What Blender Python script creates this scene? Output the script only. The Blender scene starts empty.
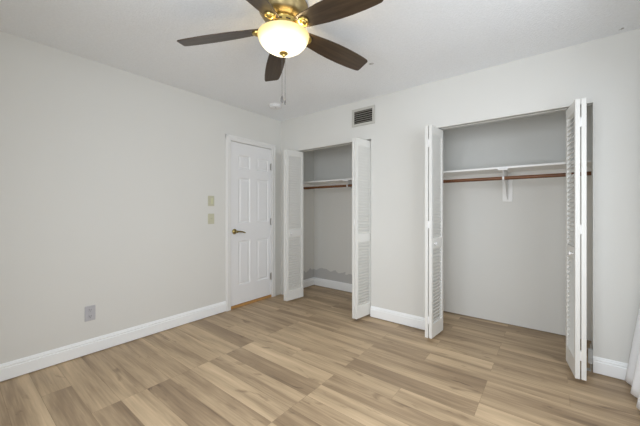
import bpy, bmesh, math, random
from mathutils import Vector, Matrix

sc = bpy.context.scene
PI = math.pi
RAD = math.radians

# ------------------------------------------------------------------ camera
cam_d = bpy.data.cameras.new('camera')
cam_d.sensor_width = 36.0
cam_d.lens = 295.6 / 640 * 36.0
cam_d.shift_y = -(213.0 - 209.19) / 640.0
cam_d.clip_start = 0.02
cam = bpy.data.objects.new('camera', cam_d)
cam.location = (3.013, -2.946, 1.200)
cam.rotation_euler = (RAD(90), 0, RAD(38.1))
sc.collection.objects.link(cam)
sc.camera = cam

# ------------------------------------------------------------------ world, lights, exposure
w = bpy.data.worlds.new('world')
sc.world = w
w.use_nodes = True
w.node_tree.nodes['Background'].inputs[0].default_value = (0.75, 0.85, 1.0, 1)
w.node_tree.nodes['Background'].inputs[1].default_value = 0.25


def area(name, loc, rot, sx, sy, power, col):
    d = bpy.data.lights.new(name, 'AREA')
    d.shape = 'RECTANGLE'
    d.size = sx
    d.size_y = sy
    d.energy = power
    d.color = col
    o = bpy.data.objects.new(name, d)
    o.location = loc
    o.rotation_euler = rot
    sc.collection.objects.link(o)
    return o


# daylight through the two windows (right wall, rear wall), standing just outside their panes
area('window_daylight', (3.72, -1.55, 1.45), (0, RAD(67), 0), 1.35, 1.65, 24, (0.935, 0.985, 1.045))
area('rear_window_daylight', (2.45, -3.50, 1.35), (RAD(70), 0, 0), 1.55, 1.75, 41, (0.935, 0.985, 1.045)).data.spread = RAD(165)

vs = sc.view_settings
sc.display_settings.display_device = 'sRGB'
vs.view_transform = 'Standard'
vs.look = 'None'
vs.gamma = 1.0
vs.exposure = 0.22
vs.use_curve_mapping = False
sc.cycles.use_denoising = True
sc.cycles.max_bounces = 16
sc.cycles.diffuse_bounces = 10
sc.cycles.transparent_max_bounces = 16
sc.cycles.caustics_reflective = False
sc.cycles.caustics_refractive = False

LAMP_POWER = 3.2          # bulb inside the fan's glass bowl
LAMP_COLOR = (1.0, 0.80, 0.50)
BOWL_EMIT = 1.9

# ------------------------------------------------------------------ materials


def mat(name, col, rough=0.5, metal=0.0, bump=0.0, bscale=200.0, var=0.0, vscale=3.0, spec=0.5, coat=0.0):
    m = bpy.data.materials.new(name)
    m.use_nodes = True
    nt = m.node_tree
    b = nt.nodes['Principled BSDF']
    b.inputs['Base Color'].default_value = (*col, 1)
    b.inputs['Roughness'].default_value = rough
    b.inputs['Metallic'].default_value = metal
    b.inputs['Specular IOR Level'].default_value = spec
    b.inputs['Coat Weight'].default_value = coat
    tc = nt.nodes.new('ShaderNodeTexCoord')
    if var > 0:
        n = nt.nodes.new('ShaderNodeTexNoise')
        n.inputs['Scale'].default_value = vscale
        n.inputs['Detail'].default_value = 4
        nt.links.new(tc.outputs['Object'], n.inputs['Vector'])
        mx = nt.nodes.new('ShaderNodeMix')
        mx.data_type = 'RGBA'
        mx.inputs[6].default_value = (*[c * (1 - var) for c in col], 1)
        mx.inputs[7].default_value = (*[min(1, c * (1 + var)) for c in col], 1)
        nt.links.new(n.outputs['Fac'], mx.inputs[0])
        nt.links.new(mx.outputs[2], b.inputs['Base Color'])
    if bump > 0:
        n2 = nt.nodes.new('ShaderNodeTexNoise')
        n2.inputs['Scale'].default_value = bscale
        n2.inputs['Detail'].default_value = 3
        nt.links.new(tc.outputs['Object'], n2.inputs['Vector'])
        bp = nt.nodes.new('ShaderNodeBump')
        bp.inputs['Strength'].default_value = bump
        bp.inputs['Distance'].default_value = 0.004
        nt.links.new(n2.outputs['Fac'], bp.inputs['Height'])
        nt.links.new(bp.outputs[0], b.inputs['Normal'])
    return m


M = {}
M['wall'] = mat('wall_paint', (0.722, 0.720, 0.692), 0.75, bump=0.12, bscale=90, var=0.012, vscale=2)
M['ceiling'] = mat('ceiling_paint', (0.86, 0.885, 0.915), 0.85, bump=1.0, bscale=110, var=0.06, vscale=70)
nt = M['ceiling'].node_tree
b = nt.nodes['Principled BSDF']
src = b.inputs['Base Color'].links[0].from_socket
geo = nt.nodes.new('ShaderNodeTexCoord')
sn = nt.nodes.new('ShaderNodeTexNoise')
sn.inputs['Scale'].default_value = 95
nt.links.new(geo.outputs['Object'], sn.inputs['Vector'])
for cx_, cy_, rad_ in ((1.80, -.69, .030), (3.393, -.063, .022)):
    ds = nt.nodes.new('ShaderNodeVectorMath')
    ds.operation = 'DISTANCE'
    ds.inputs[1].default_value = (cx_, cy_, 2.44)
    nt.links.new(geo.outputs['Object'], ds.inputs[0])
    ma = nt.nodes.new('ShaderNodeMath')
    ma.operation = 'MULTIPLY_ADD'
    ma.inputs[1].default_value = rad_ * 2.4
    ma.inputs[2].default_value = -rad_ * 0.8
    nt.links.new(sn.outputs['Fac'], ma.inputs[0])
    lt_ = nt.nodes.new('ShaderNodeMath')
    lt_.operation = 'LESS_THAN'
    nt.links.new(ds.outputs['Value'], lt_.inputs[0])
    nt.links.new(ma.outputs[0], lt_.inputs[1])
    mx_ = nt.nodes.new('ShaderNodeMix')
    mx_.data_type = 'RGBA'
    mx_.inputs[7].default_value = (0.42, 0.41, 0.40, 1)
    nt.links.new(lt_.outputs[0], mx_.inputs[0])
    nt.links.new(src, mx_.inputs[6])
    src = mx_.outputs[2]
nt.links.new(src, b.inputs['Base Color'])
M['trim'] = mat('trim_enamel', (0.92, 0.94, 0.95), 0.38, var=0.008)
M['door'] = mat('door_enamel', (0.83, 0.835, 0.845), 0.42, var=0.006)
M['casing'] = mat('casing_enamel', (0.80, 0.80, 0.79), 0.5, var=0.006)
M['louver'] = mat('louver_enamel', (0.78, 0.78, 0.755), 0.45, var=0.01)
M['shelf'] = mat('shelf_paint', (0.87, 0.87, 0.86), 0.5, var=0.01)
M['brass'] = mat('antique_brass', (0.60, 0.44, 0.14), 0.30, 1.0, var=0.08, vscale=25)
M['bronze'] = mat('dull_bronze', (0.36, 0.28, 0.14), 0.38, 1.0, var=0.08, vscale=20)
M['dark_slot'] = mat('dark_slot', (0.03, 0.025, 0.02), 0.8)
M['nickel'] = mat('satin_nickel', (0.55, 0.54, 0.52), 0.4, 1.0)
M['galvanized'] = mat('galvanized_steel', (0.52, 0.52, 0.51), 0.5, 0.0, var=0.06, vscale=40)
M['dark_brass'] = mat('aged_brass', (0.36, 0.28, 0.11), 0.33, 1.0, var=0.1, vscale=30)
M['chain'] = mat('chain_metal', (0.20, 0.195, 0.19), 0.5, 0.8)
M['almond'] = mat('almond_plastic', (0.56, 0.55, 0.42), 0.4)
M['almond_light'] = mat('almond_plastic_light', (0.63, 0.63, 0.43), 0.4)
M['grey_plastic'] = mat('grey_plastic', (0.50, 0.50, 0.53), 0.45)
M['slot'] = mat('outlet_slot', (0.10, 0.10, 0.11), 0.6)
M['vent_frame'] = mat('vent_enamel', (0.53, 0.52, 0.48), 0.5, var=0.03, vscale=30)
M['vent_slat'] = mat('vent_slat', (0.36, 0.35, 0.31), 0.5, var=0.05, vscale=30)
M['vent_dark'] = mat('vent_duct', (0.030, 0.028, 0.022), 0.9)
M['white_plastic'] = mat('white_plastic', (0.80, 0.80, 0.80), 0.45)
M['raw_wood'] = mat('raw_wood', (0.50, 0.27, 0.09), 0.6, var=0.25, vscale=30)
M['curtain'] = mat('curtain_cloth', (0.86, 0.87, 0.89), 0.9, bump=0.15, bscale=500)
M['dark_iron'] = mat('dark_iron', (0.07, 0.065, 0.06), 0.5, 0.7)
M['patch'] = mat('bare_plaster', (0.55, 0.55, 0.545), 0.85, var=0.08, vscale=14)


def wood_mat(name, c0, c1, rough, along='X', scale=1.0):
    m = bpy.data.materials.new(name)
    m.use_nodes = True
    nt = m.node_tree
    b = nt.nodes['Principled BSDF']
    b.inputs['Roughness'].default_value = rough
    tc = nt.nodes.new('ShaderNodeTexCoord')
    mp = nt.nodes.new('ShaderNodeMapping')
    s = [30 * scale] * 3
    s['XYZ'.index(along)] = 2.0 * scale
    mp.inputs['Scale'].default_value = s
    nt.links.new(tc.outputs['Object'], mp.inputs[0])
    n = nt.nodes.new('ShaderNodeTexNoise')
    n.inputs['Scale'].default_value = 1.5
    n.inputs['Detail'].default_value = 6
    n.inputs['Distortion'].default_value = 0.6
    nt.links.new(mp.outputs[0], n.inputs['Vector'])
    cr = nt.nodes.new('ShaderNodeValToRGB')
    cr.color_ramp.elements[0].position = 0.3
    cr.color_ramp.elements[0].color = (*c0, 1)
    cr.color_ramp.elements[1].position = 0.7
    cr.color_ramp.elements[1].color = (*c1, 1)
    nt.links.new(n.outputs['Fac'], cr.inputs[0])
    nt.links.new(cr.outputs[0], b.inputs['Base Color'])
    return m


M['blade'] = wood_mat('walnut_blade', (0.034, 0.021, 0.012), (0.078, 0.052, 0.031), 0.33, 'X')
M['rod'] = wood_mat('stained_rod', (0.10, 0.034, 0.009), (0.20, 0.075, 0.022), 0.42, 'X')

# glowing frosted bowl: brightest where the bulbs sit behind it, yellower towards its rim
gm = bpy.data.materials.new('frosted_bowl_glass')
gm.use_nodes = True
nt = gm.node_tree
b = nt.nodes['Principled BSDF']
b.inputs['Base Color'].default_value = (0.36, 0.32, 0.22, 1)
b.inputs['Roughness'].default_value = 0.35
tc = nt.nodes.new('ShaderNodeTexCoord')
sx = nt.nodes.new('ShaderNodeSeparateXYZ')
nt.links.new(tc.outputs['Object'], sx.inputs[0])
mr = nt.nodes.new('ShaderNodeMapRange')
mr.inputs[1].default_value = 0.100     # From Min (z near rim)
mr.inputs[2].default_value = 0.030
mr.inputs[3].default_value = 0.0
mr.inputs[4].default_value = 1.0
mr.interpolation_type = 'SMOOTHSTEP'
nt.links.new(sx.outputs[2], mr.inputs[0])
mx = nt.nodes.new('ShaderNodeMix')
mx.data_type = 'RGBA'
mx.inputs[6].default_value = (0.98, 0.70, 0.22, 1)
mx.inputs[7].default_value = (1.0, 0.86, 0.60, 1)
nt.links.new(mr.outputs[0], mx.inputs[0])
nt.links.new(mx.outputs[2], b.inputs['Emission Color'])
mm = nt.nodes.new('ShaderNodeMapRange')
mm.inputs[3].default_value = 0.72
mm.inputs[4].default_value = BOWL_EMIT
nt.links.new(mr.outputs[0], mm.inputs[0])
nt.links.new(mm.outputs[0], b.inputs['Emission Strength'])
M['bowl'] = gm

# window pane: clear glass
pm = bpy.data.materials.new('window_glass')
pm.use_nodes = True
nt = pm.node_tree
nt.nodes.remove(nt.nodes['Principled BSDF'])
t = nt.nodes.new('ShaderNodeBsdfTransparent')
g = nt.nodes.new('ShaderNodeBsdfGlossy')
g.inputs['Roughness'].default_value = 0.02
ms = nt.nodes.new('ShaderNodeMixShader')
ms.inputs[0].default_value = 0.05
nt.links.new(t.outputs[0], ms.inputs[1])
nt.links.new(g.outputs[0], ms.inputs[2])
nt.links.new(ms.outputs[0], nt.nodes['Material Output'].inputs[0])
M['pane'] = pm

# closet wall: paint stops at a ragged edge above the baseboard
pw = bpy.data.materials.new('closet_wall_paint')
pw.use_nodes = True
nt = pw.node_tree
b = nt.nodes['Principled BSDF']
b.inputs['Roughness'].default_value = 0.8
tc = nt.nodes.new('ShaderNodeTexCoord')
sx = nt.nodes.new('ShaderNodeSeparateXYZ')
nt.links.new(tc.outputs['Object'], sx.inputs[0])
n = nt.nodes.new('ShaderNodeTexNoise')
n.inputs['Scale'].default_value = 9
n.inputs['Detail'].default_value = 3
nt.links.new(tc.outputs['Object'], n.inputs['Vector'])
a1 = nt.nodes.new('ShaderNodeMath')
a1.operation = 'MULTIPLY_ADD'
a1.inputs[1].default_value = 0.16
nt.links.new(n.outputs['Fac'], a1.inputs[0])
nt.links.new(sx.outputs[2], a1.inputs[2])
lt = nt.nodes.new('ShaderNodeMapRange')
lt.inputs[1].default_value = 0.342
lt.inputs[2].default_value = 0.352
nt.links.new(a1.outputs[0], lt.inputs[0])
mx = nt.nodes.new('ShaderNodeMix')
mx.data_type = 'RGBA'
mx.inputs[6].default_value = (0.54, 0.54, 0.535, 1)
mx.inputs[7].default_value = (0.722, 0.720, 0.692, 1)
nt.links.new(lt.outputs[0], mx.inputs[0])
nt.links.new(mx.outputs[2], b.inputs['Base Color'])
M['closet_wall'] = pw

# plank floor: tone and grain offset per plank come from mesh attributes
fm = bpy.data.materials.new('plank_floor')
fm.use_nodes = True
nt = fm.node_tree
b = nt.nodes['Principled BSDF']
b.inputs['Roughness'].default_value = 0.42
b.inputs['Specular IOR Level'].default_value = 0.4
at = nt.nodes.new('ShaderNodeAttribute')
at.attribute_name = 'plank'          # r = tone, g/b = grain offsets
sr = nt.nodes.new('ShaderNodeSeparateColor')
nt.links.new(at.outputs['Color'], sr.inputs[0])
tc = nt.nodes.new('ShaderNodeTexCoord')
cb = nt.nodes.new('ShaderNodeCombineXYZ')
for i, s in ((1, 37.0), (2, 53.0)):
    k = nt.nodes.new('ShaderNodeMath')
    k.operation = 'MULTIPLY'
    k.inputs[1].default_value = s
    nt.links.new(sr.outputs[i], k.inputs[0])
    nt.links.new(k.outputs[0], cb.inputs[i - 1])
va = nt.nodes.new('ShaderNodeVectorMath')
va.operation = 'ADD'
nt.links.new(tc.outputs['Object'], va.inputs[0])
nt.links.new(cb.outputs[0], va.inputs[1])


def fnoise(scale_x, scale_y, detail, dist):
    mp = nt.nodes.new('ShaderNodeMapping')
    mp.inputs['Scale'].default_value = (scale_x, scale_y, 1)
    nt.links.new(va.outputs[0], mp.inputs[0])
    n = nt.nodes.new('ShaderNodeTexNoise')
    n.inputs['Scale'].default_value = 1
    n.inputs['Detail'].default_value = detail
    n.inputs['Distortion'].default_value = dist
    nt.links.new(mp.outputs[0], n.inputs['Vector'])
    return n.outputs['Fac']


def math_node(op, a, bb):
    k = nt.nodes.new('ShaderNodeMath')
    k.operation = op
    for i, v in enumerate((a, bb)):
        if isinstance(v, (int, float)):
            k.inputs[i].default_value = v
        else:
            nt.links.new(v, k.inputs[i])
    return k.outputs[0]


broad = fnoise(0.8, 9.0, 4, 0.5)
fine = fnoise(4.0, 90.0, 5, 0.3)
knots = fnoise(3.2, 10.0, 3, 1.2)
v = math_node('ADD', math_node('MULTIPLY', math_node('SUBTRACT', sr.outputs[0], 0.5), 0.62), 0.5)
v = math_node('ADD', v, math_node('MULTIPLY', math_node('SUBTRACT', broad, 0.5), 1.45))
v = math_node('ADD', v, math_node('MULTIPLY', math_node('SUBTRACT', fine, 0.5), 0.55))
kn = nt.nodes.new('ShaderNodeMapRange')
kn.inputs[1].default_value = 0.63
kn.inputs[2].default_value = 0.78
kn.inputs[3].default_value = 0.0
kn.inputs[4].default_value = 0.45
nt.links.new(knots, kn.inputs[0])
v = math_node('SUBTRACT', v, kn.outputs[0])
cr = nt.nodes.new('ShaderNodeValToRGB')
el = cr.color_ramp.elements
el[0].position = 0.0
el[0].color = (0.198, 0.134, 0.081, 1)
el[1].position = 1.0
el[1].color = (0.720, 0.546, 0.353, 1)
e = el.new(0.35)
e.color = (0.360, 0.258, 0.160, 1)
e = el.new(0.65)
e.color = (0.546, 0.406, 0.255, 1)
nt.links.new(v, cr.inputs[0])
nt.links.new(cr.outputs[0], b.inputs['Base Color'])
rr = nt.nodes.new('ShaderNodeMapRange')
rr.inputs[3].default_value = 0.36
rr.inputs[4].default_value = 0.52
nt.links.new(fine, rr.inputs[0])
nt.links.new(rr.outputs[0], b.inputs['Roughness'])
bp = nt.nodes.new('ShaderNodeBump')
bp.inputs['Strength'].default_value = 0.12
bp.inputs['Distance'].default_value = 0.002
nt.links.new(fine, bp.inputs['Height'])
nt.links.new(bp.outputs[0], b.inputs['Normal'])
M['floor'] = fm

# ------------------------------------------------------------------ mesh helpers


class MB:
    def __init__(self):
        self.bm = bmesh.new()

    def box(self, x0, x1, y0, y1, z0, z1, bev=0.0, mtx=None):
        r = bmesh.ops.create_cube(self.bm, size=1.0)
        vs_ = r['verts']
        for v in vs_:
            v.co = Vector((x0 + (v.co.x + .5) * (x1 - x0), y0 + (v.co.y + .5) * (y1 - y0), z0 + (v.co.z + .5) * (z1 - z0)))
        if bev > 0:
            ed = list({e for v in vs_ for e in v.link_edges})
            rr = bmesh.ops.bevel(self.bm, geom=ed, offset=bev, segments=2, affect='EDGES', profile=0.5)
            vs_ = [v for v in rr['verts']]
        if mtx is not None:
            # whole island
            seen = set()
            st = list(vs_)
            while st:
                v = st.pop()
                if v in seen or not v.is_valid:
                    continue
                seen.add(v)
                for e in v.link_edges:
                    st.append(e.other_vert(v))
            for v in seen:
                v.co = mtx @ v.co
        return self

    def lathe(self, prof, n=32, mtx=None, cap=False):
        rings = []
        for r, z in prof:
            if r < 1e-6:
                co = Vector((0, 0, z))
                rings.append([self.bm.verts.new(mtx @ co if mtx else co)])
            else:
                ring = []
                for i in range(n):
                    a = 2 * PI * i / n
                    co = Vector((r * math.cos(a), r * math.sin(a), z))
                    ring.append(self.bm.verts.new(mtx @ co if mtx else co))
                rings.append(ring)
        for A, B in zip(rings, rings[1:]):
            for i in range(n):
                j = (i + 1) % n
                if len(A) == 1 and len(B) == 1:
                    continue
                if len(A) == 1:
                    self.bm.faces.new((A[0], B[j], B[i]))
                elif len(B) == 1:
                    self.bm.faces.new((A[i], A[j], B[0]))
                else:
                    self.bm.faces.new((A[i], A[j], B[j], B[i]))
        if cap:
            for rg in (rings[0], rings[-1]):
                if len(rg) > 2:
                    self.bm.faces.new(rg)
        return self

    def tube(self, pts, r, n=10):
        pts = [Vector(p) for p in pts]
        rings = []
        for k, p in enumerate(pts):
            d = (pts[min(k + 1, len(pts) - 1)] - pts[max(k - 1, 0)]).normalized()
            up = Vector((0, 0, 1)) if abs(d.z) < .9 else Vector((1, 0, 0))
            a = d.cross(up).normalized()
            c = d.cross(a)
            rad = r[k] if isinstance(r, (list, tuple)) else r
            rings.append([self.bm.verts.new(p + rad * (a * math.cos(2 * PI * i / n) + c * math.sin(2 * PI * i / n))) for i in range(n)])
        for A, B in zip(rings, rings[1:]):
            for i in range(n):
                j = (i + 1) % n
                self.bm.faces.new((A[i], A[j], B[j], B[i]))
        self.bm.faces.new(rings[0])
        self.bm.faces.new(rings[-1])
        return self

    def profile(self, p0, p1, nrm, prof):
        """extrude a closed (depth, z) profile from p0 to p1; nrm points into the room"""
        p0, p1, nrm = Vector((*p0, 0)), Vector((*p1, 0)), Vector((*nrm, 0))
        A = [self.bm.verts.new(p0 + nrm * d + Vector((0, 0, z))) for d, z in prof]
        B = [self.bm.verts.new(p1 + nrm * d + Vector((0, 0, z))) for d, z in prof]
        n = len(prof)
        for i in range(n):
            j = (i + 1) % n
            self.bm.faces.new((A[i], A[j], B[j], B[i]))
        self.bm.faces.new(A)
        self.bm.faces.new(B)
        return self

    def prism(self, outline, z0, z1, mtx=None):
        A = [Vector((x, y, z0)) for x, y in outline]
        B = [Vector((x, y, z1)) for x, y in outline]
        if mtx:
            A = [mtx @ a for a in A]
            B = [mtx @ b_ for b_ in B]
        A = [self.bm.verts.new(a) for a in A]
        B = [self.bm.verts.new(b_) for b_ in B]
        n = len(A)
        for i in range(n):
            j = (i + 1) % n
            self.bm.faces.new((A[i], A[j], B[j], B[i]))
        self.bm.faces.new(A)
        self.bm.faces.new(B)
        return self

    def build(self, name, m, parent=None, smooth=False, loc=None, bevel=0.0):
        bmesh.ops.recalc_face_normals(self.bm, faces=self.bm.faces[:])
        me = bpy.data.meshes.new(name)
        if smooth:
            for f in self.bm.faces:
                f.smooth = True
        self.bm.to_mesh(me)
        self.bm.free()
        me.materials.append(m)
        o = bpy.data.objects.new(name, me)
        sc.collection.objects.link(o)
        if parent:
            o.parent = parent
        if loc is not None:
            o.location = loc
        if smooth:
            try:
                me.set_sharp_from_angle(angle=RAD(40))
            except Exception:
                pass
        if bevel > 0:
            bv = o.modifiers.new('bevel', 'BEVEL')
            bv.width = bevel
            bv.segments = 2
            bv.limit_method = 'ANGLE'
        return o


def struct(o):
    o['kind'] = 'structure'
    return o


def thing(name, label, cat, loc=(0, 0, 0), rz=0, group=None):
    o = bpy.data.objects.new(name, None)
    o.empty_display_size = 0.05
    sc.collection.objects.link(o)
    o.location = loc
    o.rotation_euler = (0, 0, rz)
    return tag(o, label, cat, group)


def tag(o, label, cat, group=None):
    o['label'] = label
    o['category'] = cat
    if group:
        o['group'] = group
    return o


# ------------------------------------------------------------------ room shell
H = 2.44
XR = 3.56            # right wall
YR = -3.36           # rear wall
YC = 0.68            # back of the closets
D0, D1, DT = -0.838, -0.170, 2.022     # door opening in the left wall
C1A, C1B = 0.250, 1.426                # closet openings in the back wall
C2A, C2B = 2.075, 3.251
HD = 1.985           # closet header
WT = 0.10
DIV0, DIV1 = 1.70, 1.80
C1L = 0.045

# floor of individual planks
rng = random.Random(11)
PW, PL, PY0 = 0.1512, 0.4430, -1.652
tones = {}


def T(y, c, val):
    tones[(round((y - PY0) / PW - 0.5), c)] = val


# (row centre y, plank column) -> tone read from the photo
for y, c, val in [
    (-2.65, 0, .62), (-2.50, 0, .30), (-2.35, 0, .62), (-2.20, 0, .36), (-2.05, 0, .52), (-1.90, 0, .50), (-1.75, 0, .36),
    (-1.58, 0, .60), (-1.43, 0, .55), (-1.28, 0, .30), (-1.13, 0, .62), (-.98, 0, .52), (-.83, 0, .34), (-.68, 0, .58), (-.53, 0, .45),
    (-2.50, 1, .40), (-2.35, 1, .30), (-2.20, 1, .74), (-2.05, 1, .26), (-1.90, 1, .30), (-1.75, 1, .76), (-1.58, 1, .52),
    (-1.43, 1, .30), (-1.28, 1, .74), (-1.13, 1, .58), (-.98, 1, .66), (-.83, 1, .60), (-.68, 1, .60), (-.53, 1, .38),
    (-1.90, 2, .60), (-1.75, 2, .30), (-1.58, 2, .58), (-1.43, 2, .74), (-1.28, 2, .34), (-1.13, 2, .70), (-.98, 2, .34),
    (-.83, 2, .56), (-.68, 2, .26), (-.53, 2, .46), (-.38, 2, .60), (-.23, 2, .34), (-.08, 2, .40), (.07, 2, .30),
    (-1.28, 3, .60), (-1.13, 3, .46), (-.98, 3, .70), (-.83, 3, .46), (-.68, 3, .56), (-.53, 3, .32), (-.38, 3, .42), (-.23, 3, .40), (-.08, 3, .34),
]:
    T(y, c, val)
fb = bmesh.new()
lay = fb.loops.layers.float_color.new('plank')
FX0, FX1, FY0, FY1 = -0.10, XR + 0.10, YR - 0.10, YC + 0.10
k0, k1 = math.floor((FY0 - PY0) / PW), math.ceil((FY1 - PY0) / PW)
GAP = 0.0007
for k in range(k0, k1):
    ya, yb = max(FY0, PY0 + k * PW), min(FY1, PY0 + (k + 1) * PW)
    off = PL if k in (3, 7, 9, 12, 14, -6, -9) else 0.0
    c = -2
    while True:
        xa = c * 2 * PL + off
        xb = xa + 2 * PL
        if xa > FX1:
            break
        cc = c
        c += 1
        xa2, xb2 = max(xa, FX0), min(xb, FX1)
        if xb2 <= xa2:
            continue
        tone = tones.get((k, cc), rng.uniform(.34, .54) if ya > -.95 else rng.uniform(.30, .64))
        col = (tone, rng.random(), rng.random(), 1)
        q = [(xa2 + GAP, ya + GAP), (xb2 - GAP, ya + GAP), (xb2 - GAP, yb - GAP), (xa2 + GAP, yb - GAP)]
        f = fb.faces.new([fb.verts.new((x, y, 0)) for x, y in q])
        for lp in f.loops:
            lp[lay] = col
        # the dark groove between planks sits just below the boards
        q2 = [(xa2, ya), (xb2, ya), (xb2, yb), (xa2, yb)]
        f2 = fb.faces.new([fb.verts.new((x, y, -0.0015)) for x, y in q2])
        for lp in f2.loops:
            lp[lay] = (-.1, 0, 0, 1)
q = [(FX0, FY0), (FX1, FY0), (FX1, FY1), (FX0, FY1)]
f = fb.faces.new([fb.verts.new((x, y, -0.08)) for x, y in reversed(q)])
for lp in f.loops:
    lp[lay] = (0.2, 0, 0, 1)
me = bpy.data.meshes.new('floor')
fb.to_mesh(me)
fb.free()
me.materials.append(M['floor'])
fl = bpy.data.objects.new('floor', me)
sc.collection.objects.link(fl)
struct(fl)

struct(MB().box(-0.1, XR + .1, YR - .1, YC + .1, H, H + .1).build('ceiling', M['ceiling']))

m = MB()
m.box(-WT, 0, YR, D0, 0, H).box(-WT, 0, D1, 0, 0, H).box(-WT, 0, D0, D1, DT, H)
struct(m.build('wall_left', M['wall']))
m = MB()
m.box(-WT, C1A, 0, WT, 0, H).box(C1B, C2A, 0, WT, 0, H).box(C2B, XR, 0, WT, 0, H)
m.box(C1A, C1B, 0, WT, HD, H).box(C2A, C2B, 0, WT, HD, H)
struct(m.build('wall_back', M['wall']))
# right wall with its window opening
W0, W1, WZ0, WZ1 = -2.35, -0.75, 0.80, 2.10
m = MB()
m.box(XR, XR + WT, YR, W0, 0, H).box(XR, XR + WT, W1, YC, 0, H).box(XR, XR + WT, W0, W1, 0, WZ0).box(XR, XR + WT, W0, W1, WZ1, H)
struct(m.build('wall_right', M['wall']))
V0, V1 = 1.60, 3.30
m = MB()
VZA, VZB = 0.45, 2.25
m.box(-WT, V0, YR - WT, YR, 0, H).box(V1, XR + WT, YR - WT, YR, 0, H).box(V0, V1, YR - WT, YR, 0, VZA).box(V0, V1, YR - WT, YR, VZB, H)
struct(m.build('wall_rear', M['wall']))
# windows
m = MB()
for a, b_ in ((W0, W0 + .05), (W1 - .05, W1), ((W0 + W1) / 2 - .025, (W0 + W1) / 2 + .025)):
    m.box(XR + .03, XR + .08, a, b_, WZ0, WZ1)
m.box(XR + .03, XR + .08, W0, W1, WZ0, WZ0 + .05).box(XR + .03, XR + .08, W0, W1, WZ1 - .05, WZ1)
wf = struct(m.build('window_1', M['trim']))
MB().box(XR + .05, XR + .056, W0 + .05, W1 - .05, WZ0 + .05, WZ1 - .05).build('pane', M['pane'], wf)
m = MB()
for a, b_ in ((V0, V0 + .05), (V1 - .05, V1), ((V0 + V1) / 2 - .025, (V0 + V1) / 2 + .025)):
    m.box(a, b_, YR - .08, YR - .03, VZA, VZB)
m.box(V0, V1, YR - .08, YR - .03, VZA, VZA + .05).box(V0, V1, YR - .08, YR - .03, VZB - .05, VZB)
wf = struct(m.build('window_2', M['trim']))
MB().box(V0 + .05, V1 - .05, YR - .056, YR - .05, VZA + .05, VZB - .05).build('pane', M['pane'], wf)

# closet interiors
struct(MB().box(-WT, C1L, WT, YC, 0, H).build('wall_closet_left', M['closet_wall']))
struct(MB().box(C1L, DIV0, YC, YC + .1, 0, H).build('wall_closet_rear', M['closet_wall']))
struct(MB().box(DIV0, DIV1, WT, YC, 0, H).build('wall_closet_middle', M['wall']))
struct(MB().box(DIV0, XR, YC, YC + .1, 0.006, H).build('wall_closet_back', M['wall']))

# ------------------------------------------------------------------ baseboards
BB = [(0, .009), (.014, .009), (.014, .088), (.009, .094), (.012, .099), (.012, .105), (.006, .111), (.006, .115), (.003, .122), (0, .124)]
CW = 0.062          # door casing width


def baseboard(name, segs):
    m_ = MB()
    for p0, p1, nrm in segs:
        m_.profile(p0, p1, nrm, BB)
    return struct(m_.build(name, M['trim']))


baseboard('baseboard_left', [((0, YR), (0, D0 - CW), (1, 0))])
baseboard('baseboard_back', [((C1B, 0), (C2A, 0), (0, -1))])
baseboard('baseboard_right', [((C2B, 0), (XR, 0), (0, -1)), ((XR, YR), (XR, 0), (-1, 0))])
baseboard('baseboard_rear', [((0, YR), (XR, YR), (0, 1))])
baseboard('baseboard_closet', [((C1L, WT), (C1L, YC), (1, 0)), ((C1L, YC), (DIV0, YC), (0, -1))])

# ------------------------------------------------------------------ panel door in the left wall
m = MB()
cas = [(0, 0), (.012, .004), (.016, .012), (.016, CW - .012), (.010, CW), (0, CW)]
for ya, yb in ((D0 - CW, D0 + .004), (D1 - .004, D1 + CW)):
    m.box(0, .014, ya, yb, 0, DT + .062, bev=.003)
    m.box(.010, .019, ya + .012 if ya < D0 else yb - .026, ya + .026 if ya < D0 else yb - .012, 0, DT + .055, bev=.003)
m.box(0, .0145, D0 - CW, D1 + CW, DT - .004, DT + CW, bev=.003)
m.box(.010, .019, D0 - CW + .012, D1 + CW - .012, DT + CW - .026, DT + CW - .012, bev=.003)
# jamb lining
m.box(-WT, 0, D0 - .001, D0 + .004, 0, DT).box(-WT, 0, D1 - .004, D1 + .001, 0, DT).box(-WT, 0, D0, D1, DT - .004, DT + .001)
struct(m.build('trim_1', M['casing']))
struct(MB().box(-.085, -.004, D0 + .004, D1 - .004, 0, .030, bev=.002).build('trim_2', M['raw_wood']))


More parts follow.
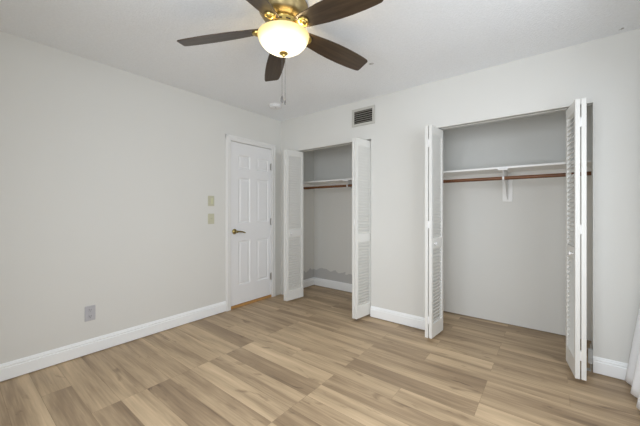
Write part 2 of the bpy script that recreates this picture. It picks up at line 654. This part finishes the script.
def panel_door(y0, y1, z0, z1, xf, th, panels):
    """slab whose +x face carries raised panels with a moulded recess; panels: (ya, yb, za, zb)"""
    m_ = MB()
    bm = m_.bm
    ys = sorted({y0, y1, *[p[0] for p in panels], *[p[1] for p in panels]})
    zs = sorted({z0, z1, *[p[2] for p in panels], *[p[3] for p in panels]})
    grid = {(a, c_): bm.verts.new((xf, a, c_)) for a in ys for c_ in zs}
    for i in range(len(ys) - 1):
        for j in range(len(zs) - 1):
            ya, yb, za, zb = ys[i], ys[i + 1], zs[j], zs[j + 1]
            if any(p[0] <= ya and yb <= p[1] and p[2] <= za and zb <= p[3] for p in panels):
                continue
            bm.faces.new((grid[ya, za], grid[yb, za], grid[yb, zb], grid[ya, zb]))
    for p in panels:
        prev = [bm.verts.new((xf, y, z)) for y, z in ((p[0], p[2]), (p[1], p[2]), (p[1], p[3]), (p[0], p[3]))]
        for ins, dep in ((.006, .0055), (.014, .009), (.020, .009), (.040, .003)):
            cur = [bm.verts.new((xf - dep, y, z)) for y, z in ((p[0] + ins, p[2] + ins), (p[1] - ins, p[2] + ins), (p[1] - ins, p[3] - ins), (p[0] + ins, p[3] - ins))]
            for q_ in range(4):
                bm.faces.new((prev[q_], prev[(q_ + 1) % 4], cur[(q_ + 1) % 4], cur[q_]))
            prev = cur
        bm.faces.new(prev)
    bmesh.ops.remove_doubles(bm, verts=bm.verts[:], dist=1e-5)
    # back and edges
    bk = [bm.verts.new((xf - th, y, z)) for y, z in ((y0, z0), (y1, z0), (y1, z1), (y0, z1))]
    fr = [bm.verts.new((xf, y, z)) for y, z in ((y0, z0), (y1, z0), (y1, z1), (y0, z1))]
    bm.faces.new(bk)
    for q_ in range(4):
        bm.faces.new((fr[q_], fr[(q_ + 1) % 4], bk[(q_ + 1) % 4], bk[q_]))
    return m_


ya, yb = D0 + .008, D1 - .008
pn = []
for a, b_ in ((-.712, -.532), (-.425, -.228)):
    pn += [(a, b_, 1.70, 1.865), (a, b_, 1.03, 1.588), (a, b_, .265, .812)]
door = struct(panel_door(ya, yb, .037, DT - .008, -.008, .035, pn).build('door_1', M['door']))
# lever handle
lv = MB()
hy, hz = -.772, .930
rot = Matrix.Translation((-.008, hy, hz)) @ Matrix.Rotation(RAD(90), 4, 'Y')
lv.lathe([(0, 0), (.033, 0), (.033, .004), (.028, .010), (.018, .014), (.011, .018), (.011, .050), (.0145, .053), (.0145, .064), (.008, .068), (0, .068)], 24, rot)
lv.tube([(.050, hy, hz), (.052, hy + .03, hz + .001), (.054, hy + .07, hz - .004), (.054, hy + .105, hz - .016), (.052, hy + .118, hz - .020)], [.010, .0095, .0085, .0075, .005], 12)
lh = lv.build('lever_handle', M['dark_brass'], door, smooth=True)
lh['label'] = 'brass lever handle'
for hz_ in (1.775, 1.03, .285):
    hm = MB()
    hm.tube([(-.002, yb + .006, hz_ - .045), (-.002, yb + .006, hz_ + .045)], .0065, 10)
    hm.box(-.009, -.005, yb - .022, yb + .004, hz_ - .044, hz_ + .044)
    for q_ in (-.049, .049):
        hm.lathe([(0, -.004), (.005, -.003), (.005, .003), (0, .004)], 8, Matrix.Translation((-.002, yb + .006, hz_ + q_)))
    hm.build('hinge', M['nickel'], door, smooth=True)

# ------------------------------------------------------------------ closet header tracks and jamb lining
for i, (a, b_) in enumerate(((C1A, C1B), (C2A, C2B))):
    t_ = MB()
    t_.box(a + .002, b_ - .002, .034, .036, HD - .010, HD).box(a + .002, b_ - .002, .064, .066, HD - .010, HD).box(a + .002, b_ - .002, .034, .066, HD - .003, HD)
    struct(t_.build('trim_%d' % (3 + i), M['vent_frame']))

# ------------------------------------------------------------------ louvered bifold doors
PT = 0.027
PZ0, PZ1 = 0.028, 1.962


def louver_panel(L, out, tilt):
    """one leaf: local x along the leaf (0..L), local y through its thickness (centred), z up"""
    m_ = MB()
    st = .034
    h = PT / 2
    m_.box(0, st, -h, h, PZ0, PZ1, bev=.0025).box(L - st, L, -h, h, PZ0, PZ1, bev=.0025)
    for z0, z1 in ((PZ0, .150), (.845, .932), (1.888, PZ1)):
        m_.box(st - .002, L - st + .002, -h + .0015, h - .0015, z0, z1)
    for z0, z1 in ((.150, .845), (.932, 1.888)):
        n = round((z1 - z0) / (.036 if tilt < 0 else .031))
        for k in range(n):
            zc = z0 + (k + .5) * (z1 - z0) / n
            mt = Matrix.Translation((0, 0, zc)) @ Matrix.Rotation(RAD((48 if tilt < 0 else 62) * out * tilt), 4, 'X')
            m_.box(st - .003, L - st + .003, -.0185 if tilt > 0 else -.0165, .0185 if tilt > 0 else .0165, -.0026, .0026, mtx=mt)
    return m_


def bifold(label, pivot, joint, guide, tilt):
    """pivot/joint: plan ends of the jamb leaf; joint2/guide: plan ends of the leading leaf"""
    piv, j1, j2, gd = [Vector((*p, 0)) for p in (pivot, joint[0], joint[1], guide)]
    root = thing('louvered_bifold_door', label, 'closet door', (piv.x, piv.y, 0), 0, 'louvered bifold closet doors')
    leaves = []
    for a, b_ in ((piv, j1), (gd, j2)):
        d = b_ - a
        away = (piv + j1 - gd - j2) * (1 if a is piv else -1)
        out = 1 if Vector((-d.y, d.x, 0)).dot(away) > 0 else -1
        lf = louver_panel(d.length, out, tilt).build('door_leaf', M['louver'], root)
        lf.location = a - root.location
        lf.rotation_euler = (0, 0, math.atan2(d.y, d.x))
        leaves.append(lf)
    mid = (j1 + j2) / 2
    dirv = ((j1 - piv).normalized() + (j2 - gd).normalized()).normalized()
    gap = (j2 - j1).length - PT
    for hz_ in (1.80, 1.06, .19):
        hg = MB()
        c_ = mid - root.location - dirv * .010
        ang = math.atan2((j2 - j1).y, (j2 - j1).x)
        mt = Matrix.Translation((c_.x, c_.y, hz_)) @ Matrix.Rotation(ang, 4, 'Z')
        hw = max(gap / 2 + .002, .004)
        hg.box(-hw, hw, -.010, .010, -.032, .032, mtx=mt)
        hg.tube([mt @ Vector((0, .010 if mid.y > 5 else -.010, -.034)), mt @ Vector((0, -.010, .034))], .0045, 8)
        hg.build('hinge', M['white_plastic'], root)
    # knob on the leading leaf, on the face away from the jamb leaf
    side = ((j2 + gd) / 2 - (j1 + piv) / 2)
    ld = (gd - j2).normalized()
    nrm = Vector((-ld.y, ld.x, 0))
    if nrm.dot(side) < 0:
        nrm = -nrm
    kp = j2 + ld * .06 + nrm * (PT / 2) - leaves[1].location - root.location
    km = MB()
    rt = Matrix.Translation((kp.x, kp.y, .885)) @ nrm.to_track_quat('Z', 'Y').to_matrix().to_4x4()
    km.lathe([(0, 0), (.007, 0), (.006, .008), (.012, .013), (.0145, .019), (.012, .025), (0, .027)], 16, rt)
    kn_ = km.build('knob', M['white_plastic'], leaves[1], smooth=True)
    kn_.matrix_parent_inverse = Matrix.Rotation(-leaves[1].rotation_euler.z, 4, 'Z')
    # pivot pins top and bottom, guide pin in the track
    dv = (j1 - piv).normalized()
    pp = dv * .025
    pm_ = MB()
    pm_.tube([(pp.x, pp.y, 0.004), (pp.x, pp.y, PZ0 + .01)], .005, 8).tube([(pp.x, pp.y, PZ1 - .01), (pp.x, pp.y, HD - .004)], .005, 8)
    pm_.build('pivot_pin', M['nickel'], root)
    gp = gd - root.location - ld * .02
    MB().tube([(gp.x, gp.y, PZ1 - .01), (gp.x, gp.y, HD - .004)], .005, 8).build('guide_pin', M['nickel'], root)
    return root


bifold('white louvered bifold door folded beside the panel door, left side of narrow closet opening',
       (.340, .040), ((.314, -.247), (.346, -.245)), (.378, .040), 1)
bifold('white louvered bifold door folded between the narrow closet opening and the baseboard under the vent',
       (1.405, .045), ((1.366, -.232), (1.336, -.234)), (1.372, .047), 1)
bifold('white louvered bifold door folded on the left side of the wide closet opening',
       (2.128, .050), ((2.112, -.226), (2.146, -.222)), (2.171, .050), 1)
bifold('white louvered bifold door folded on the far right of the wide closet, nearest the curtain',
       (3.206, .045), ((3.186, -.240), (3.154, -.243)), (3.112, .040), -1)

# ------------------------------------------------------------------ pivot bracket on the right jamb
br = MB()
br.box(C2B - .012, C2B - .009, .008, .060, 0.0, .190).box(C2B - .050, C2B - .009, .012, .056, 0.0, .003)
br.box(C2B - .026, C2B - .001, -.002, .030, .060, .165, bev=.003).box(C2B - .022, C2B - .004, -.006, .0, .085, .100, bev=.002).box(C2B - .022, C2B - .004, -.006, .0, .135, .150, bev=.002)
br.lathe([(0, 0), (.006, 0), (.005, .004), (0, .005)], 10, Matrix.Translation((C2B - .016, .034, .158)) @ Matrix.Rotation(RAD(-90), 4, 'Y'))
br.lathe([(0, 0), (.006, 0), (.005, .004), (0, .005)], 10, Matrix.Translation((C2B - .012, .034, .05)) @ Matrix.Rotation(RAD(-90), 4, 'Y'))
tag(br.build('pivot_bracket', M['galvanized']), 'small grey metal pivot bracket at foot of the right closet jamb', 'bracket')

# ------------------------------------------------------------------ closet shelves, cleats, rods, brackets
SZ = 1.600


def shelf(label, x0, x1, yf, trim):
    root = thing('closet_shelf', label, 'shelf', (x0, YC, SZ), 0, 'closet shelves')
    MB().box(0, x1 - x0, yf - YC, -.002, -.019, 0, bev=.002).build('shelf_board', M['shelf'], root)
    cl = MB()
    cl.box(0.001, x1 - x0 - .001, -.019, -.001, -.085, -.019, bev=.002)
    cl.box(0.001, .019, yf - YC + .02, -.019, -.085, -.019, bev=.002)
    cl.box(x1 - x0 - .019, x1 - x0 - .001, yf - YC + .02, -.019, -.085, -.019, bev=.002)
    co_ = struct(cl.build(trim, M['shelf']))
    co_.location = (x0, YC, SZ)
    return root


shelf('white closet shelf above the brown rod in the narrow closet', C1L + .001, DIV0 - .001, .300, 'trim_5')
shelf('white closet shelf above the brown rod in the wide closet', DIV1 + .001, XR - .001, .300, 'trim_6')


def rod(label, x0, x1, y, z):
    root = thing('closet_rod', label, 'closet rod', (x0, y, z), 0, 'closet rods')
    MB().tube([(.002, 0, 0), ((x1 - x0) / 2, 0, 0), (x1 - x0 - .002, 0, 0)], .0165, 20).build('pole', M['rod'], root, smooth=True)
    for xa, s in ((0, 1), (x1 - x0, -1)):
        mt = Matrix.Translation((xa, 0, 0)) @ Matrix.Rotation(RAD(90 * s), 4, 'Y')
        MB().lathe([(.0175, 0.0), (.030, 0.0), (.028, .006), (.021, .012), (.0175, .012), (.0175, 0.0)], 20, mt).build('socket', M['dark_iron'], root, smooth=True)
    return root


RY, RZ = .335, 1.502
rod('brown wooden closet rod in the narrow closet beside the panel door', C1L + .02, DIV0 - .02, RY, RZ + .006)
rod('brown wooden closet rod in the wide closet', DIV1 + .02, XR - .02, RY, RZ - .008)


def bracket(label, x, rz_):
    root = thing('shelf_bracket', label, 'bracket', (x, YC, rz_), 0, 'shelf and rod brackets')
    top = SZ - .019 - rz_
    MB().box(-.045, .045, -.019, 0, -.215, top - .067, bev=.002).build('backing_board', M['shelf'], root)
    a = MB()
    w_ = .012
    a.box(-w_, w_, -.024, -.019, -.20, top - .066, bev=.001)
    a.box(-w_, w_, RY - YC - .045, -.019, top - .005, top, bev=.001)
    # tapering web
    pts = [(-.022, -.195), (-.022, top - .006), (RY - YC - .03, top - .006), (RY - YC - .03, top - .022)]
    va_ = [a.bm.verts.new((-.003, y, z)) for y, z in pts]
    vb_ = [a.bm.verts.new((.003, y, z)) for y, z in pts]
    for i in range(4):
        a.bm.faces.new((va_[i], va_[(i + 1) % 4], vb_[(i + 1) % 4], vb_[i]))
    a.bm.faces.new(va_)
    a.bm.faces.new(vb_)
    a.build('arm', M['white_plastic'], root)
    yr = RY - YC
    hk = MB()
    pts = []
    for k in range(15):
        an = RAD(110 + k * 250 / 14)
        pts.append((yr + .0205 * math.cos(an), .0205 * math.sin(an)))
    for (y0, z0), (y1, z1) in zip(pts, pts[1:]):
        d = Vector((0, y1 - y0, z1 - z0))
        nn = Vector((0, -d.z, d.y)).normalized() * .0022
        A = [Vector((sx_, y, z)) + s_ * nn for sx_ in (-.008, .008) for (y, z) in ((y0, z0), (y1, z1)) for s_ in (1, -1)]
        vv = [hk.bm.verts.new(c_) for c_ in A]
        bmesh.ops.convex_hull(hk.bm, input=vv)
    hk.build('rod_hook', M['white_plastic'], root)
    MB().box(-.040, .040, yr - .060, yr - .012, top - .016, top, bev=.002).build('end_plate', M['white_plastic'], root)
    return root


bracket('white shelf bracket holding the rod in the narrow closet', .905, RZ + .006)
bracket('white shelf bracket on a backing board holding the rod in the wide closet', 2.652, RZ - .008)

# ------------------------------------------------------------------ air vent on the back wall
VX0, VX1, VZ0, VZ1 = 1.182, 1.476, 2.150, 2.352
vt = thing('air_vent', 'beige metal wall air vent with dark slots high above the narrow closet', 'air vent', (VX0, 0, VZ0))
vw, vh = VX1 - VX0, VZ1 - VZ0
fr = .030
m = MB()
m.box(0, fr, -.012, 0, 0, vh, bev=.003).box(vw - fr, vw, -.012, 0, 0, vh, bev=.003).box(fr - .002, vw - fr + .002, -.012, 0, 0, fr, bev=.003).box(fr - .002, vw - fr + .002, -.012, 0, vh - fr, vh, bev=.003)
m.build('frame', M['vent_frame'], vt)
MB().box(fr - .001, vw - fr + .001, -.0015, 0, fr - .001, vh - fr + .001).build('duct', M['vent_dark'], vt)
for k in range(6):
    zc = fr + (k + .5) * (vh - 2 * fr) / 6
    MB().box(fr, vw - fr, -.0052, .0052, -.0010, .0010, mtx=Matrix.Translation((0, -.0078, zc)) @ Matrix.Rotation(RAD(-14), 4, 'X')).build('slat', M['vent_slat'], vt)
for sx_, sz_ in ((.014, vh / 2), (vw - .014, vh / 2)):
    MB().lathe([(0, 0), (.005, 0), (.004, .002), (0, .003)], 10, Matrix.Translation((sx_, -.012, sz_)) @ Matrix.Rotation(RAD(90), 4, 'X')).build('screw', M['nickel'], vt, smooth=True)

# ------------------------------------------------------------------ switches and outlet on the left wall


def plate(name, label, cat, y0, y1, z0, z1, mt_):
    root = thing(name, label, cat, (0, (y0 + y1) / 2, (z0 + z1) / 2))
    w_, h_ = (y1 - y0) / 2, (z1 - z0) / 2
    MB().box(0, .006, -w_, w_, -h_, h_, bev=.0025).build('cover_plate', mt_, root)
    for s in (-1, 1):
        MB().lathe([(0, 0), (.0035, 0), (.003, .0012), (0, .0015)], 10, Matrix.Translation((.006, 0, s * h_ * .80)) @ Matrix.Rotation(RAD(90), 4, 'Y')).build('screw', mt_, root)
    return root


s1 = plate('light_switch', 'almond light switch plate, upper of the two beside the white door', 'light switch', -1.127, -1.050, 1.235, 1.350, M['almond'])
s1['group'] = 'switch plates beside the door'
MB().box(.005, .010, -.004, .022, -.034, .034, bev=.002).build('rocker', M['almond_light'], s1)
s2 = plate('light_switch', 'almond switch plate with a toggle, lower of the two beside the white door', 'light switch', -1.127, -1.050, 1.034, 1.150, M['almond'])
s2['group'] = 'switch plates beside the door'
tg = MB()
tg.box(.004, .008, -.006, .006, -.013, .013, bev=.001).box(0, .016, -.004, .004, -.004, .004, bev=.001, mtx=Matrix.Translation((.006, 0, 0)) @ Matrix.Rotation(RAD(-28), 4, 'Y'))
tg.build('toggle', M['almond'], s2)
ot = plate('wall_outlet', 'grey duplex wall outlet low on the left wall above the baseboard', 'outlet', -2.230, -2.158, .277, .400, M['grey_plastic'])
for s in (-1, 1):
    rc = MB().lathe([(0, .0), (.0165, .0), (.0165, .003), (.015, .004), (0, .004)], 20, Matrix.Translation((.0055, 0, s * .026)) @ Matrix.Rotation(RAD(90), 4, 'Y')).build('receptacle', M['grey_plastic'], ot)
    sm = MB()
    for q_ in (-.006, .006):
        sm.box(.0094, .0100, q_ - .0014, q_ + .0014, s * .026 - .001, s * .026 + .009)
    sm.lathe([(0, 0), (.0028, 0), (.0028, .0006), (0, .0006)], 10, Matrix.Translation((.0094, 0, s * .026 - .008)) @ Matrix.Rotation(RAD(90), 4, 'Y'))
    sm.build('slots', M['slot'], rc)

# ------------------------------------------------------------------ smoke detector
sd = thing('smoke_detector', 'round white smoke detector on the ceiling behind the fan', 'smoke detector', (.420, -.500, H))
MB().lathe([(0, -.006), (.078, -.006), (.078, 0), (0, 0)], 36).build('mounting_plate', M['white_plastic'], sd, smooth=True)
MB().lathe([(.070, -.006), (.072, -.020), (.066, -.032), (.040, -.040), (0, -.042)], 36).build('housing', M['white_plastic'], sd, smooth=True)
m = MB()
for k in range(20):
    a = 2 * PI * k / 20
    m.box(.060, .0725, -.004, .004, -.024, -.019, mtx=Matrix.Rotation(a, 4, 'Z'))
m.build('vent_ring', M['grey_plastic'], sd)
MB().lathe([(0, -.040), (.010, -.0405), (.010, -.044), (0, -.045)], 14, Matrix.Translation((.025, -.02, 0))).build('test_button', M['grey_plastic'], sd, smooth=True)

# ------------------------------------------------------------------ ceiling fan
AX, AY = 1.717, -1.655
fan = thing('ceiling_fan', 'brass ceiling fan with five dark brown blades and a lit glass bowl', 'ceiling fan', (AX, AY, H))
Z = lambda z: z - H
MB().lathe([(0, 0), (.150, 0), (.152, -.012), (.150, -.030), (.143, -.042), (.135, -.052), (.132, -.060), (.118, -.074), (.098, -.084), (.090, -.088), (0, -.088)], 48).build('motor_housing', M['bronze'], fan, smooth=True)
MB().lathe([(0, -.088), (.082, -.088), (.085, -.094), (.082, -.100), (.080, -.128), (.086, -.134), (.086, -.142), (.070, -.148), (.050, -.152), (.048, -.170), (.078, -.178), (.080, -.186), (.060, -.190), (0, -.190)], 48).build('switch_housing', M['brass'], fan, smooth=True)
for k in range(10):
    a = 2 * PI * (k + .3) / 10
    m = MB()
    m.box(.0795, .0825, -.014, .014, -.117, -.109, bev=.001, mtx=Matrix.Rotation(a, 4, 'Z'))
    m.build('vent_slot', M['dark_slot'], fan)

PH, PIT = 215.8, -0.255
tipz = [2.232, 2.262, 2.254, 2.243, 2.250]
for k in range(5):
    ang = RAD(PH - 72 * k)
    zr, zt = 2.312, tipz[k]
    slope = math.atan2(zr - zt, .65)
    mt = Matrix.Translation((0, 0, Z(zr))) @ Matrix.Rotation(ang, 4, 'Z') @ Matrix.Rotation(slope, 4, 'Y') @ Matrix.Rotation(PIT, 4, 'X')
    # blade outline: narrow at the root, widest past the middle, clipped tip with soft corners
    half = [(.125, .040), (.135, .045), (.165, .049), (.22, .056), (.30, .0655), (.38, .0705), (.46, .0715), (.54, .069), (.60, .0645), (.635, .060), (.646, .055), (.652, .047)]
    out = [(x, -y) for x, y in half] + [(x, y) for x, y in reversed(half)]
    bl = MB().prism(out, -.003, .003).build('blade', M['blade'], fan, bevel=.0015)
    bl.matrix_local = mt
    ir = MB()
    arm = [(.070, -.016), (.110, -.013), (.140, -.020), (.165, -.032), (.205, -.036), (.245, -.026), (.262, 0), (.245, .026), (.205, .036), (.165, .032), (.140, .020), (.110, .013), (.070, .016)]
    ir.prism(arm, .0032, .0085)
    md = Matrix.Translation((.165, 0, -.0030)) @ Matrix.Rotation(PI, 4, 'X')
    ir.lathe([(.033, 0), (.033, .006), (.030, .011), (.024, .012), (.021, .010), (.018, .016), (.010, .021), (0, .022)], 24, md)
    io = ir.build('blade_iron', M['brass'], fan, smooth=True)
    io.matrix_local = mt

# glass bowl: origin at its lowest point
zb = 2.158
prof = [(.0, .0), (.03, .0015), (.062, .008), (.092, .020), (.118, .037), (.138, .058), (.150, .078), (.156, .096), (.158, .103), (.154, .103), (.146, .079), (.134, .059), (.114, .040), (.089, .024), (.060, .012), (.03, .0055), (0, .004)]
bowl = MB().lathe(prof, 64).build('glass_bowl', M['bowl'], fan, smooth=True)
bowl.location = (0, 0, Z(zb))
bowl['label'] = 'lit frosted glass bowl shade'
MB().lathe([(0, .004), (.024, .002), (.027, -.002), (.022, -.007), (.010, -.012), (.008, -.018), (.005, -.023), (0, -.025)], 24).build('finial', M['brass'], fan, smooth=True).location = (0, 0, Z(zb))
# centre rod that carries the bowl
MB().tube([(0, 0, Z(2.262)), (0, 0, Z(2.152))], .005, 8).build('centre_rod', M['brass'], fan)


def chain(dx, dy, z0, z1, fobr, fobl):
    c_ = MB()
    n = int((z0 - z1) / .0075)
    for i in range(n):
        zz = z0 - (i + .5) * (z0 - z1) / n
        bmesh.ops.create_icosphere(c_.bm, subdivisions=1, radius=.0024, matrix=Matrix.Translation((dx, dy, Z(zz))))
    c_.tube([(dx, dy, Z(z0)), (dx, dy, Z(z1))], .0008, 6)
    o = c_.build('pull_chain', M['chain'], fan)
    fb_ = MB().lathe([(0, .002), (fobr * .5, 0), (fobr, -fobl * .35), (fobr, -fobl * .7), (fobr * .6, -fobl), (0, -fobl * 1.05)], 14, Matrix.Translation((dx, dy, Z(z1)))).build('fob', M['chain'], o, smooth=True)
    return o


rx, ry = math.cos(RAD(38.1)), math.sin(RAD(38.1))
chain(-.010 * rx, -.010 * ry, 2.140, 1.895, .008, .042)
chain(.009 * rx, .009 * ry, 2.140, 1.868, .005, .026)

# the bulb in the bowl
bd = bpy.data.lights.new('fan_bulb', 'POINT')
bd.energy = LAMP_POWER
bd.color = LAMP_COLOR
bd.shadow_soft_size = 0.03
bo = bpy.data.objects.new('fan_bulb', bd)
bo.location = (0, 0.04, Z(2.215))
bo.parent = fan
sc.collection.objects.link(bo)

# ------------------------------------------------------------------ curtain on the right wall
cu = thing('window_curtain', 'white curtain flaring out to the floor at the right edge', 'curtain', (XR, -.40, 0))
m = MB()
NU, NV = 90, 40
rows = []
for j in range(NV + 1):
    z = .012 + (2.22 - .012) * j / NV
    fl_ = max(0.0, 1 - z / .70)
    row = []
    for i in range(NU + 1):
        s = i / NU
        y = -.040 - .60 * s - .012 * math.sin(9 * s)
        x = XR - .045 - .076 * fl_ ** 0.85 - (.014 + .020 * fl_) * math.sin(2 * PI * 3.4 * s + .6)
        zz = z
        if j < 3:
            zz = z + (.018 * (1 + math.sin(2 * PI * 3.4 * s + .6)) * .5) * (3 - j) / 3
        row.append(m.bm.verts.new((x - XR, y + .40, zz)))
    rows.append(row)
for A, B in zip(rows, rows[1:]):
    for i in range(NU):
        m.bm.faces.new((A[i], A[i + 1], B[i + 1], B[i]))
co = m.build('drape', M['curtain'], cu, smooth=True)
sol = co.modifiers.new('solidify', 'SOLIDIFY')
sol.thickness = .002
cr_ = MB()
cr_.tube([(-.05, .36, 2.235), (-.05, -2.15, 2.235)], .009, 12)
cr_.build('curtain_rod', M['dark_iron'], cu, smooth=True)
for yy in (.30, -2.1):
    MB().box(-.055, -.001, yy - .006, yy + .006, 2.226, 2.244, bev=.002).build('rod_bracket', M['dark_iron'], cu)
